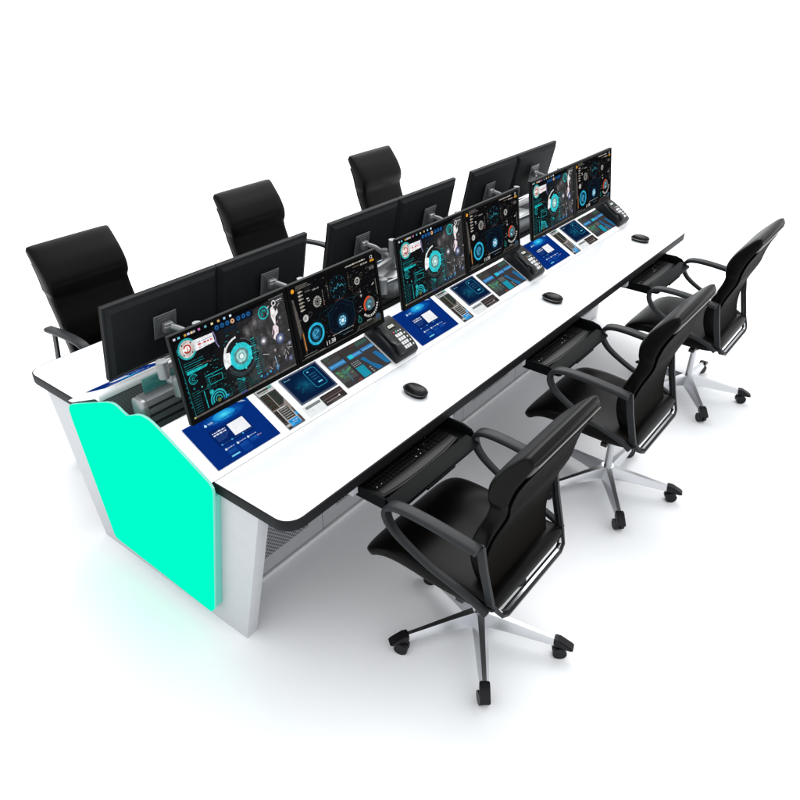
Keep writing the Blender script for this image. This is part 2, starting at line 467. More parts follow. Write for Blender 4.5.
PANELS = [('blue_touch_screen', panel_blue, .043, .328), ('list_touch_screen', panel_list, .366, .449), ('dark_touch_screen', panel_dark, .484, .686),
          ('light_strip_screen', panel_small_light, .474, .567), ('slider_strip_screen', panel_small_dark, .570, .686), ('mixer_touch_screen', panel_mixer, .708, .984)]
PLAB = {'blue_touch_screen': 'blue touch screen with white box', 'list_touch_screen': 'grey touch screen with narrow lists', 'dark_touch_screen': 'dark navy touch screen in grey frame',
        'light_strip_screen': 'small white touch screen', 'slider_strip_screen': 'small brown grey touch screen', 'mixer_touch_screen': 'grey touch screen with blue bars'}
for side in (0, 1):
    for k in range(3):
        for nm, fn, a, b in PANELS:
            if side == 0: xf = lambda u, k=k: u+k*PT
            else: xf = lambda u, k=k, a=a, b=b: (a+b-u)+k*PT
            A = Art(shelf_tf(xf, side)); fn(A)
            o = A.done(nm, M['panel'], shelves[side]); o['label'] = PLAB[nm]

# --- end panels
def end_panel(x0, x1):
    b = bmesh.new()
    prism(b, [(.151, .711), (.320, 0), (1.262, 0), (1.435, .711)], 'x', x0, x1, r=.0025)
    return fin('end_panel', b, M['grey_panel'], desk)
end_panel(.010, .062)
b = bmesh.new(); box(b, L-.061, L-.010, .502, W-.502, .001, .711, r=.0025); fin('end_panel', b, M['grey_panel'], desk)
# inner riser above the end panels, closing the trough (hidden by the light panel)
def light_panel(x0, x1):
    pts = [(.440, .114), (.321, .738), (.322, .758), (.335, .774), (.455, .832), (.579, .889), (.605, .900), (.632, .906), (.662, .905), (.694, .896), (.732, .876), (.758, .862),
           (.782, .868), (.805, .880), (.825, .885), (.850, .883), (.884, .871), (.964, .838), (1.084, .788), (1.160, .755), (1.182, .740), (1.193, .715), (1.189, .675), (1.098, .118), (1.085, .104), (.475, .078), (.462, .084)]
    b = bmesh.new(); prism(b, pts, 'x', x0, x1, r=.0015, mi=1)
    for f in b.faces:
        if abs(f.calc_center_median().x-x0) < .0005 and len(f.verts) > 6: f.material_index = 0
    o = fin('light_panel', b, [M['teal'], M['teal_rim']], desk, angle=25); o['label'] = 'glowing teal light panel'
    b = bmesh.new(); prism(b, [(.442, .118), (.335, .709), (1.182, .709), (1.092, .112)], 'x', x1, .0095, r=.001)
    fin('diffuser_body', b, M['teal_side'], o)
light_panel(-.028, -.0185)

# --- cabinets below
for side in (0, 1):
    b = bmesh.new(); ys = sorted((my(.50, side), my(.52, side)))
    xs = [.062+i*(L-.124)/6 for i in range(7)]
    for i in range(6):
        b = bmesh.new(); x0, x1 = xs[i]+.0015, xs[i+1]-.0015
        yy = sorted((my(.50, side), my(.515, side)))
        box(b, x0, x1, *yy, .02, .71, r=.001, seg=1)
        dr = fin('cabinet_door', b, M['cabinet'], desk)
        b = bmesh.new(); yy = sorted((my(.4985, side), my(.502, side)))
        box(b, x0+.09, x1-.09, *yy, .10, .60)
        fin('vent_grille', b, M['cab_perf'], dr, smooth=False)
    b = bmesh.new(); box(b, .062, L-.062, *sorted((my(.488, side), my(.50, side))), 0, .019, r=.001, seg=1)
    fin('plinth', b, M['plinth'], desk)
# trough bottom
b = bmesh.new(); box(b, .012, L-.012, .60, W-.60, .555, .565); fin('trough_floor', b, M['trough'], desk, smooth=False)
# --- slat wall down the middle
b = bmesh.new(); box(b, .03, L-.03, .712, .778, .566, .912, r=.004)
sw = fin('slat_wall', b, M['slat'], desk)
for side in (0, 1):
    g = bmesh.new()
    for i in range(9):
        z = .880-i*.034
        yy = (.7095, .7145) if side == 0 else (.7755, .7805)
        box(g, .034, L-.034, *yy, z, z+.008)
    fin('groove_line', g, M['groove'], sw, smooth=False)
for x0, x1 in ((.014, .030), (L-.03, L-.014)):
    b = bmesh.new()
    pp = [(.708, .567), (.708, .89)]+[(.730-.022*math.cos(R(a)), .893+.022*math.sin(R(a))) for a in range(0, 91, 15)]+[(.760+.022*math.sin(R(a)), .893+.022*math.cos(R(a))) for a in range(0, 91, 15)]+[(.782, .567)]
    prism(b, pp, 'x', x0, x1, r=.002); fin('end_cap', b, M['slat_cap'], sw)
b = bmesh.new(); box(b, .055, .345, .757, .763, .913, .972, r=.002); fin('glass_divider', b, M['glass'], desk)

# --- keyboard trays
def tray(k):
    x0, x1 = .340+k*PT, .870+k*PT
    b = bmesh.new()
    box(b, x0, x1, -.10, .13, .648, .656, r=.001, seg=1)
    box(b, x0-.004, x0+.004, -.105, .13, .648, .694, r=.001, seg=1)
    prism(b, [(-.135, .650), (.13, .650), (.13, .700), (-.060, .700), (-.095, .690)], 'x', x1-.004, x1+.005, r=.001)
    # sloping wrist rest along the front
    prism(b, [(-.160, .664), (-.150, .658), (-.090, .652), (-.088, .668), (-.096, .684), (-.104, .686), (-.156, .674)], 'x', x0+.004, x1-.035, r=.0015)
    box(b, x0+.16, x1-.20, -.1625, -.157, .658, .668, r=.001, seg=1)
    t = fin('keyboard_tray', b, M['tray'], desk, angle=25)
    for xx in (x0-.035, x1+.008):
        b = bmesh.new(); box(b, xx, xx+.028, .012, .14, .668, .711, r=.001, seg=1); fin('slide_bracket', b, M['grey_panel'], t)
for k in range(3): tray(k)

# ------------------------------------------------------------------ keyboards
def make_keyboard():
    t = empty('keyboard')
    b = bmesh.new()
    n = 12; pts = []
    for i in range(n+1):
        u = -1+2*i/n; pts.append((.225*u, -.085-.018*(1-u*u)))
    pts += [(.225, .085), (-.225, .085)]
    prism(b, pts, 'z', 0, .014, r=.003); fin('case', b, M['kb'], t)
    b = bmesh.new(); r = random.Random(1)
    for j in range(6):
        x = -.215
        while x < .212:
            w = .0165
            if j == 0 and -.09 < x < .02: w = .10
            if abs(x-.075) < .007 or abs(x-.138) < .006: x += .008; continue
            box(b, x, min(x+w, .217), -.048+j*.0205, -.048+j*.0205+.0165, .0135, .0195, r=.0015, seg=1); x += w+.0025
    k = fin('keys', b, M['key'], t)
    for (x, y, w) in ((-.205, -.04, .004), (-.180, -.04, .003), (.02, -.040, .005), (.045, -.040, .004), (.06, -.02, .004), (.10, -.015, .0025), (.14, .01, .002), (-.1, .02, .0015), (-.02, .02, .0015), (.13, .05, .002), (.16, .05, .002), (.19, .03, .002)):
        b = bmesh.new(); box(b, x, x+w, y, y+w, .0195, .0201); fin('key_mark', b, M['kb_mark'], k, smooth=False)
    b = bmesh.new(); c = []
    for i in range(n+1):
        u = -1+2*i/n; c.append((.215*u, -.078-.014*(1-u*u)))
    c += [(.215, -.052), (-.215, -.052)]
    prism(b, c, 'z', .0138, .0165, r=.001); fin('palm_rest', b, M['phone'], t)
    return t
kb = make_keyboard()
for k, lab in enumerate(('black keyboard with curved palm rest on the tray nearest the glowing panel', 'black keyboard with curved palm rest on the middle tray behind the second chair', 'black keyboard with curved palm rest on the farthest tray')):
    o = kb if k == 0 else copy_tree(kb)
    o.location = (.592+k*PT, .012, .6565); tag(o, lab, 'keyboard', 'keyboards on the pull out trays')

# ------------------------------------------------------------------ mice
def make_mouse():
    t = empty('mouse')
    def shell(b, z0, z1, sx, sy, top):
        rings = []; seg = 32; lv = 7 if top else 3
        for j in range(lv+1):
            f = j/lv
            if top: rr = math.cos(f*PI/2)**.75 if j < lv else 0.0; z = z0+(z1-z0)*math.sin(f*PI/2)
            else: rr = .93+.07*f; z = z0+(z1-z0)*f
            if rr < .02: rings.append([b.verts.new((0, -.004, z))]); continue
            ring = []
            for i in range(seg):
                a = 2*PI*i/seg
                wy = sy*(1.0 if math.sin(a) > 0 else .95)
                x = sx*rr*math.copysign(abs(math.cos(a))**.85, math.cos(a)); y = wy*rr*math.copysign(abs(math.sin(a))**.85, math.sin(a))
                ring.append(b.verts.new((x, y-(.004*f if top else 0), z-(.0035*(y/sy) if top else 0)*(1-f))))
            rings.append(ring)
        for A, B in zip(rings, rings[1:]):
            n = len(A)
            for i in range(n):
                if len(B) == 1: b.faces.new([A[i], A[(i+1) % n], B[0]])
                else: b.faces.new([A[i], A[(i+1) % n], B[(i+1) % n], B[i]])
        b.faces.new(rings[0][::-1])
    b = bmesh.new(); shell(b, 0, .013, .0335, .0585, False); fin('base', b, M['mouse'], t)
    b = bmesh.new(); shell(b, .0120, .0165, .0356, .0604, False); fin('trim', b, M['mouse_trim'], t)
    b = bmesh.new(); shell(b, .0155, .036, .0335, .058, True); sh = fin('shell', b, M['mouse'], t)
    b = bmesh.new(); box(b, -.0025, .0025, .022, .038, .028, .0315, r=.001, seg=1); fin('scroll_wheel', b, M['arm_plastic'], t)
    return t
ms = make_mouse()
for k, lab in enumerate(('black mouse with silver side line, nearest the teal panel', 'black mouse with silver side line, middle one of the three on the desk', 'black mouse with silver side line, near the far corner of the desk')):
    o = ms if k == 0 else copy_tree(ms)
    o.location = (.866+k*PT-(.018 if k == 2 else 0), .168, .752); o.rotation_euler = (0, 0, R(-8)); tag(o, lab, 'mouse', 'computer mice on the white desk')

# ------------------------------------------------------------------ telephones (local: x right, y up the slope, z out of it)
def make_phone():
    t = empty('desk_phone')
    def zt(y):  # arched top of the body
        return .024+.022*math.sin(min(1, max(0, (y+.02)/.24))*PI*.72)
    ys = [0, .006]+[.02+i*.02 for i in range(9)]+[.19, .198]
    b = bmesh.new()
    prof = [(y, zt(y)-(.010 if y == 0 else (.003 if y == .006 else 0))) for y in ys]
    prism(b, [(.0, .001), (.198, .001)]+prof[::-1], 'x', 0, .150, r=.004, seg=3); fin('body', b, M['phone'], t, angle=35)
    b = bmesh.new()
    prism(b, [(.012, .004), (.186, .004)]+[(y, zt(y)+.004) for y in ys[::-1] if .01 < y < .19], 'x', .004, .016, r=.002); fin('cradle', b, M['arm_plastic'], t)
    # handset lies along the left side
    b = bmesh.new()
    path = [(.034, .008, zt(.01)+.010), (.034, .03, zt(.03)+.018), (.034, .05, zt(.05)+.020), (.034, .07, zt(.07)+.010), (.034, .10, zt(.10)+.009), (.034, .13, zt(.13)+.010), (.034, .155, zt(.155)+.020), (.034, .175, zt(.175)+.018), (.034, .195, zt(.19)+.006)]
    pth = catmull(path, 4); n = len(pth)
    def sec(i, tt):
        e = abs(2*tt-1); w = .0135+.0070*(1/(1+math.exp(-(e-.55)*16))); h = .006+.005*(1/(1+math.exp(-(e-.55)*16)))
        k_ = min(1, (1-e)*14+.35)
        return superel(w*k_, h*k_, 4, 20)
    sweep(b, pth, sec, side=(1, 0, 0)); fin('handset', b, M['handset'], t)
    def on(x0, x1, y0, y1, h, m, nm, parent=t):
        b = bmesh.new(); vs = []
        lo = [(x0, y0), (x1, y0), (x1, y1), (x0, y1)]
        A_ = [b.verts.new((x, y, zt(y)-.002)) for x, y in lo]; B_ = [b.verts.new((x, y, zt(y)+h)) for x, y in lo]
        b.faces.new(A_[::-1]); b.faces.new(B_)
        for i in range(4): b.faces.new([A_[i], A_[(i+1) % 4], B_[(i+1) % 4], B_[i]])
        return fin(nm, b, m, parent, smooth=False)
    f = on(.078, .124, .130, .156, .0008, M['bezel'], 'display_frame'); on(.081, .119, .137, .152, .0014, M['lcd'], 'display', f)
    for j in range(4):
        for i in range(3): on(.078+i*.0155, .0900+i*.0155, .022+j*.0205, .037+j*.0205, .003, M['key_white'], 'number_key')
        on(.131, .138, .024+j*.0205, .031+j*.0205, .0025, M['key_white'], 'side_key')
    on(.079, .087, .106, .114, .003, M['key_red'], 'red_key'); on(.094, .102, .106, .114, .003, M['key_green'], 'green_key')
    on(.108, .116, .107, .112, .0025, M['key_white'], 'side_key'); on(.124, .131, .107, .112, .0025, M['key_white'], 'side_key')
    return t
ph = make_phone()
for k, lab in enumerate(('charcoal desk phone between the first and second blue touch screens', 'charcoal desk phone between the second and third blue touch screens', 'charcoal desk phone at the far end of the sloping shelf')):
    o = ph if k == 0 else copy_tree(ph)
    s0 = .014
    o.location = (.992+k*PT-(.012 if k == 2 else 0), SY+s0*math.cos(SL), SZ+s0*math.sin(SL)); o.rotation_euler = (SL, 0, 0)
    tag(o, lab, 'telephone', 'telephones on the sloping shelf')

# ------------------------------------------------------------------ monitors (local: bottom centre, screen faces -y)
MW, MH = .503, .3172
def art_gears(A):
    T = (28, 178, 180); T2 = (20, 120, 126); G = (60, 60, 64); bg = (14, 15, 17)
    r = random.Random(21)
    A.rect(.012, .016, MW-.012, MH-.012, bg, 0)
    # smoky grey right half (soft blobs of a picture of bright metal and smoke)
    A.poly([(.17, .018), (.49, .018), (.49, .303), (.15, .27)], None, 1, [(20, 20, 22), (58, 57, 58), (52, 51, 52), (16, 16, 18)])
    for i in range(30):
        x, y, q = r.uniform(.30, .45), r.uniform(.06, .24), r.uniform(.02, .036)
        c = r.choice([(82, 82, 84), (70, 69, 70), (60, 60, 62), (92, 88, 88)]); A.glow(x, y, q, c, (52, 52, 53), 2, 1.3, 10)
    A.rect(.012, .285, .42, .305, (5, 5, 7), 1)
    # row of small icons and dock
    cols = [(210, 210, 225), (110, 200, 210), (210, 160, 70), (190, 200, 235), (230, 200, 160), (180, 180, 180), (200, 120, 180), (110, 180, 190), (235, 225, 180), (220, 180, 110), (150, 200, 235), (215, 235, 250)]
    xs = [.015, .032, .057, .070, .082, .092, .112, .138, .165, .192, .217, .243]
    for x, c in zip(xs, cols): A.rect(x, .297, x+.009, .305, c, 3)
    A.rect(.172, .268, .342, .292, (8, 16, 30), 3)
    for i, x in enumerate((.184, .207, .229, .251, .277, .300, .322)):
        A.ring(x, .281, .003, .0085, (220, 170, 130) if i == 3 else (30, 92, 150), 4, seg=12)
    A.rect(.205, .252, .262, .262, (16, 30, 48), 3)
    # emblem ring with white tag
    A.poly([(.075, .274), (.162, .272), (.164, .240), (.085, .236)], (238, 238, 240), 3)
    A.words(.100, .260, .156, .0035, (90, 120, 170), 4, random.Random(1)); A.words(.098, .251, .158, .006, (206, 60, 60), 4, random.Random(2)); A.words(.096, .241, .112, .004, (190, 60, 60), 4, random.Random(3))
    A.ring(.056, .255, .0, .036, (40, 168, 170), 3, seg=28); A.ring(.056, .255, 0, .029, (205, 195, 190), 4, seg=28)
    A.ring(.056, .255, 0, .0175, (240, 236, 232), 5, seg=20); A.ring(.056, .255, .010, .0155, (176, 44, 40), 6, 200, 520)
    A.rect(.054, .243, .058, .262, (200, 90, 80), 7)
    for a in (45, 135, 225, 315): A.ring(.056+.024*math.cos(R(a)), .255+.024*math.sin(R(a)), 0, .003, (40, 30, 40), 6, seg=8)
    # violet flash
    A.pline([(.165, .275), (.170, .255), (.168, .235), (.176, .215)], .004, (130, 120, 170), 3)
    # left HUD lines
    A.line(.017, .24, .025, .02, .0018, T2, 3)
    for i in range(10): A.rect(.016, .245+.006*i if i < 4 else .22-.018*i, .021, .248+.006*i if i < 4 else .224-.018*i, T2, 4)
    for i in range(5): A.words(.028, .209-i*.008, .080+r.uniform(0, .03), .0022, T if i % 2 else T2, 3, random.Random(100+i))
    A.poly([(.032, .182), (.118, .180), (.110, .172), (.032, .170)], T, 3); A.words(.075, .186, .125, .003, (120, 90, 80), 3)
    for rr, c in ((.006, T), (.013, T2), (.018, T)): A.ring(.050, .150, rr-.0022, rr, c, 3, 20, 330)
    A.ring(.044, .118, 0, .004, T2, 3, seg=8); A.ring(.074, .112, 0, .003, (80, 210, 215), 4, seg=8)
    for i in range(9): A.words(.030, .104-i*.009, .062, .002, T2, 3, random.Random(110+i))
    A.line(.077, .094, .079, .03, .003, T, 3); A.line(.05, .098, .098, .098, .0015, T2, 3)
    A.line(.095, .155, .100, .05, .0025, (34, 70, 74), 3); A.line(.100, .15, .105, .05, .001, T2, 4)
    # rectangle frame
    A.pline([(.106, .131), (.162, .127), (.160, .105), (.108, .104)], .0018, T, 4, True)
    A.line(.093, .140, .168, .140, .0022, T, 4); A.line(.168, .140, .21, .150, .0015, T2, 4)
    A.ring(.106, .078, .003, .009, T, 4); A.ring(.106, .078, 0, .003, (90, 220, 220), 5, seg=8)
    for rr, w in ((.034, .0055), (.024, .004), (.014, .003)): A.ring(.127, .045, rr-w, rr, (40, 178, 190), 4, -20, 200)
    A.ring(.127, .040, .0, .008, (90, 110, 60), 4, seg=12)
    # big dial
    A.ring(.255, .150, 0, .078, (30, 30, 32), 3, seg=36)
    A.ring(.255, .150, .070, .0765, (235, 236, 238), 4, 95, 195)
    A.poly([(.180, .150), (.184, .180), (.196, .205), (.203, .196), (.196, .182), (.210, .180), (.213, .160), (.245, .158), (.243, .145), (.215, .140), (.182, .128)], (236, 238, 240), 5)
    A.ring(.255, .150, .060, .063, (80, 82, 86), 4, 200, 440); A.ring(.255, .150, .066, .071, (44, 62, 66), 4, 210, 330)
    A.ring(.255, .150, .031, .048, (46, 200, 208), 6, seg=30); A.ring(.255, .150, .0, .031, (96, 140, 140), 6, seg=24)
    A.ring(.255, .150, .012, .022, (170, 215, 212), 7); A.ring(.255, .150, 0, .009, (220, 240, 238), 8, seg=12)
    for a in (20, 100, 190, 280, 330): A.rect(.255+.05*math.cos(R(a))-.003, .150+.05*math.sin(R(a))-.003, .255+.05*math.cos(R(a))+.003, .150+.05*math.sin(R(a))+.003, (80, 220, 225), 7)
    # code columns on the right of the dial
    for i in range(16):
        A.words(.306, .190-i*.0088, .322+r.uniform(0, .006), .0045, T2 if i % 3 else T, 5, random.Random(130+i))
        A.words(.332, .186-i*.0088, .344, .003, (24, 100, 106), 5, random.Random(150+i))
    # lower details
    A.line(.215, .08, .25, .062, .002, T, 5); A.ring(.243, .066, .003, .006, T, 5)
    for i in range(7): A.words(.212, .072-i*.008, .245, .0024, T2, 5, random.Random(170+i))
    for i in range(6): A.words(.262, .060-i*.006, .315, .0022, (18, 84, 88), 5, random.Random(180+i))
    A.glow(.208, .066, .010, (70, 66, 64), (24, 24, 26), 4)
    for i, x in enumerate((.150, .166, .321, .335, .348, .365, .382, .400)): A.ring(x, .036+.004*(i % 3), 0, .005, [(30, 70, 130), (50, 130, 180), (60, 160, 200)][i % 3], 6, seg=8)
    # small dial, white ring, flashes
    A.ring(.387, .262, .019, .024, T, 4, seg=26); A.ring(.387, .262, .004, .014, (30, 120, 118), 4, 0, 250)
    A.ring(.439, .280, .0065, .0105, (215, 215, 218), 5); A.words(.452, .283, .48, .004, (210, 210, 214), 5, random.Random(5)); A.words(.455, .277, .48, .002, (140, 140, 140), 5, random.Random(6))
    A.words(.42, .297, .49, .002, (150, 150, 150), 4)
    A.poly([(.420, .266), (.433, .272), (.440, .248), (.450, .256), (.452, .242), (.436, .230), (.430, .204), (.424, .206), (.416, .236)], (236, 232, 232), 5)
    A.poly([(.414, .198), (.428, .204), (.440, .190), (.436, .168), (.448, .140), (.424, .136), (.408, .158), (.420, .178)], (238, 222, 228), 5)
    A.line(.406, .172, .418, .200, .003, (220, 190, 200), 6); A.line(.43, .204, .443, .212, .002, (200, 150, 150), 6)
    A.glow(.362, .164, .018, (235, 235, 245), (60, 58, 66), 5); A.ring(.362, .164, 0, .006, (255, 255, 255), 6, seg=10)
    A.glow(.438, .146, .022, (200, 220, 255), (40, 44, 70), 6); A.ring(.440, .146, 0, .006, (255, 255, 255), 7, seg=10)
    A.glow(.478, .112, .010, (200, 205, 235), (60, 60, 66), 5); A.line(.348, .118, .374, .108, .0022, (200, 190, 180), 5); A.glow(.405, .112, .008, (210, 190, 190), (70, 68, 68), 5)
    A.line(.398, .09, .404, .045, .0024, (170, 200, 225), 5); A.glow(.402, .05, .012, (120, 170, 210), (50, 54, 60), 5)
    A.glow(.470, .055, .012, (160, 170, 220), (50, 50, 58), 5); A.glow(.455, .22, .008, (160, 160, 170), (60, 60, 60), 5)
    for i in range(90):
        x, y = r.uniform(.09, .30), r.uniform(.03, .24)
        if (x-.255)**2+(y-.15)**2 < .0062: continue
        A.rect(x, y, x+r.uniform(.002, .012), y+r.uniform(.0012, .0024), r.choice([(24, 110, 112), (18, 80, 84), (60, 60, 62), (34, 140, 142), (90, 88, 88)]), 3)
    for i in range(16):
        x, y = r.uniform(.09, .24), r.uniform(.03, .13); w_, h_ = r.uniform(.008, .03), r.uniform(.006, .02)
        A.pline([(x, y), (x+w_, y), (x+w_, y+h_), (x, y+h_)], .0008, r.choice([(20, 96, 100), (26, 120, 122)]), 3, True)
    for i in range(26):
        x, y = r.uniform(.35, .485), r.uniform(.04, .28)
        A.line(x, y, x+r.uniform(-.018, .018), y+r.uniform(-.018, .018), r.uniform(.001, .0035), r.choice([(150, 148, 150), (190, 180, 184), (110, 108, 112), (214, 214, 222), (90, 100, 150)]), 4)
    for x, y, q in ((.425, .24, .016), (.421, .17, .015), (.33, .15, .012), (.30, .22, .02), (.34, .24, .016)): A.glow(x, y, q, (128, 124, 126), (58, 57, 58), 3, 1.4, 12)
    # task bar
    A.rect(.014, .017, MW-.014, .024, (96, 92, 90), 9); A.rect(.016, .018, .022, .023, (190, 200, 90), 10); A.rect(.22, .018, .25, .023, (70, 60, 130), 10)

def art_dials(A):
    r = random.Random(33); Wd = MW
    A.rect(.012, .016, Wd-.012, MH-.012, (9, 9, 10), 0)
    C = (30, 130, 165); g = (128, 124, 118)
    A.ring(.028, .290, 0, .0085, (222, 150, 40), 3, seg=12)
    for i in range(6):
        A.ring(.060, .277-i*.0142, 0, .0105, (120, 112, 104), 3, seg=14, asp=.5); A.words(.052, .275-i*.0142, .076, .0035, (206, 200, 190), 4, random.Random(i))
    for i in range(3): A.words(.045, .300-i*.006, .105+.01*i, .003, g, 3, random.Random(10+i))
    A.rect(.085, .262, .118, .284, (22, 22, 22), 2); A.words(.088, .268, .115, .003, g, 3); A.words(.125, .262, .16, .006, (150, 146, 140), 3, random.Random(14))
    A.words(.09, .24, .104, .006, (215, 210, 205), 3, random.Random(15)); A.words(.094, .23, .106, .005, (190, 186, 180), 3, random.Random(16))
    # white tick gauge
    for i in range(14): a0 = i*360/14; A.ring(.142, .214, .014, .022, (172, 170, 166), 3, a0, a0+17, seg=2)
    A.ring(.142, .214, .005, .011, (120, 118, 114), 3)
    for i in range(8): A.rect(.174, .19+i*.008, .178, .194+i*.008, (170, 120, 110) if i < 2 else g, 3)
    A.ring(.070, .172, 0, .014, (186, 184, 180), 3, seg=18); A.ring(.070, .172, .003, .006, (120, 120, 118), 4); A.pline([(.085, .178), (.096, .190), (.106, .182), (.10, .172), (.088, .168)], .0016, (80, 80, 80), 3)
    # left metal rail
    A.poly([(.018, .262), (.026, .258), (.034, .20), (.040, .16), (.040, .13), (.026, .10), (.022, .16)], (84, 80, 76), 3)
    A.poly([(.036, .148), (.048, .124), (.052, .05), (.044, .03), (.038, .08)], (62, 56, 50), 3); A.line(.043, .12, .046, .05, .004, (190, 120, 40), 4)
    A.line(.016, .26, .018, .03, .0015, (50, 50, 50), 3)
    # large cyan ring
    A.glow(.109, .095, .056, (14, 70, 92), (9, 9, 10), 2, 1.05); A.ring(.109, .095, .034, .044, (44, 178, 214), 3, seg=36); A.ring(.109, .095, .0, .025, (22, 84, 120), 3, seg=28)
    A.ring(.109, .095, .010, .020, (60, 140, 176), 4, 30, 300); A.line(.098, .09, .122, .102, .003, (110, 220, 240), 5)
    A.text('11:38', .150, .028, .018, (232, 232, 230), 4)
    A.words(.03, .03, .10, .0035, (120, 120, 116), 3, random.Random(41)); A.words(.03, .021, .145, .003, (150, 148, 140), 4, random.Random(42))
    A.line(.192, .054, .316, .054, .0018, (190, 188, 184), 3); A.words(.25, .036, .31, .003, (110, 108, 104), 3, random.Random(43))
    # centre: plain technical wireframe round a bright core
    B = (18, 62, 78); B2 = (12, 40, 54)
    hexa = lambda cx, cy, q, w, c, k, s=6, ph=0, asp=1: A.pline([(cx+q*math.cos(R(ph+i*360/s)), cy+q*asp*math.sin(R(ph+i*360/s))) for i in range(s)], w, c, k, True)
    A.poly([(.259+.085*math.cos(R(i*60+30)), .110+.075*math.sin(R(i*60+30))) for i in range(6)], (5, 14, 26), 2)
    for q, c in ((.085, B), (.066, B2)): hexa(.259, .110, q, .0016, c, 3, 6, 30, .9)
    for q in (.046, .034, .020): A.ring(.262, .232, q-.0016, q, B if q > .04 else B2, 3)
    for a in range(0, 360, 45): A.line(.262+.036*math.cos(R(a)), .232+.036*math.sin(R(a)), .262+.044*math.cos(R(a)), .232+.044*math.sin(R(a)), .0016, (60, 150, 172), 4)
    A.line(.225, .232, .299, .232, .001, B2, 4); A.line(.262, .195, .262, .269, .001, B2, 4)
    A.pline([(.232, .222), (.244, .236), (.252, .229), (.263, .248), (.272, .233), (.284, .240), (.292, .228)], .002, (70, 170, 190), 5)
    for sx in (-1, 1):
        hexa(.259+sx*.098, .135, .034, .0014, B2, 3, 6, 0, 1); A.line(.259+sx*.04, .175, .259+sx*.09, .165, .0014, B, 3)
        A.line(.259+sx*.055, .045, .259+sx*.075, .085, .003, (70, 20, 22), 3)
    A.words(.236, .182, .288, .003, (120, 44, 40), 3, random.Random(77))
    A.glow(.259, .096, .034, (70, 170, 220), (5, 14, 26), 4)
    for i in range(8): A.ring(.259, .096, .012, .020, (150, 215, 240), 5, i*45, i*45+32, seg=3)
    A.ring(.259, .096, 0, .008, (230, 250, 255), 6, seg=12)
    for sx in (-1, 1):
        for i in range(8): A.rect(.262+sx*.060, .205+i*.009, .262+sx*.060+.006, .211+i*.009, r.choice([(70, 66, 62), (110, 104, 98), (50, 48, 46)]), 3)
    # right side
    A.words(.317, .292, .436, .006, (190, 186, 176), 3, random.Random(51)); A.words(.36, .280, .40, .003, (130, 110, 80), 3, random.Random(52)); A.words(.405, .276, .45, .007, (160, 156, 148), 3, random.Random(53))
    A.text('12', .462, .286, .014, (235, 235, 235), 4); A.rect(.463, .274, .488, .282, (206, 146, 40), 4); A.rect(.452, .243, .482, .257, (86, 84, 82), 3)
    for i in range(30):
        x, y = r.uniform(.33, .48), r.uniform(.15, .27); A.rect(x, y, x+r.uniform(.003, .016), y+.003, r.choice([(40, 38, 36), (52, 50, 46), (66, 62, 56)]), 2)
    for i in range(34):
        x, y = r.uniform(.12, .48), r.uniform(.03, .3); A.rect(x, y, x+r.uniform(.002, .008), y+.0018, r.choice([(40, 46, 50), (60, 58, 54), (28, 60, 70)]), 1)
    for i in range(70):
        x, y = r.uniform(.03, .48), r.uniform(.05, .30); A.rect(x, y, x+r.uniform(.002, .010), y+r.uniform(.0012, .003), r.choice([(58, 56, 52), (84, 80, 74), (24, 70, 86), (112, 106, 98), (70, 34, 30)]), 2)
    for i in range(12):
        x, y = r.uniform(.33, .45), r.uniform(.14, .26); A.ring(x, y, .0065, .0078, r.choice([(50, 48, 44), (66, 62, 56)]), 2, 0, r.uniform(160, 360))
    A.ring(.373, .222, .009, .0155, (176, 174, 170), 3); A.ring(.373, .222, 0, .005, (130, 130, 128), 3, seg=8); A.ring(.365, .195, .026, .0275, (60, 56, 48), 3, 90, 290)
    A.glow(.384, .157, .009, (240, 240, 240), (20, 20, 20), 3); A.rect(.381, .17, .387, .178, (140, 140, 140), 3); A.line(.456, .180, .470, .186, .004, (190, 190, 188), 3)
    A.ring(.427, .106, .027, .036, (214, 82, 44), 3, 80, 215); A.ring(.427, .106, .027, .033, (120, 116, 112), 3, -40, 80); A.ring(.427, .106, 0, .026, (76, 92, 98), 3, seg=26); A.ring(.427, .106, .006, .017, (70, 150, 165), 4, 20, 300); A.ring(.422, .098, 0, .005, (200, 225, 230), 5, seg=8)
    for i in range(11): a = -140+i*12.5; A.ring(.427, .106, .044, .054, (205, 202, 196), 3, a, a+7.5, seg=1)
    for x, y in ((.365, .112), (.375, .100), (.360, .096)): A.rect(x, y, x+.012, y+.003, (140, 136, 130), 3)
    A.ring(.359, .060, .006, .013, (24, 88, 84), 3, 40, 400); A.rect(.352, .072, .362, .080, (40, 120, 104), 3)
    A.line(.480, .20, .484, .13, .005, (96, 94, 90), 3); A.line(.484, .12, .486, .08, .003, (60, 58, 56), 3)
    A.poly([(.326, .018), (.345, .040), (.489, .044), (.489, .018)], (62, 60, 56), 4); A.poly([(.345, .022), (.355, .034), (.44, .036), (.44, .022)], (36, 35, 33), 5)
    A.rect(.455, .03, .48, .052, (50, 74, 96), 6); A.words(.40, .042, .425, .004, (210, 206, 200), 6); A.rect(.014, .017, .33, .020, (70, 68, 64), 3)

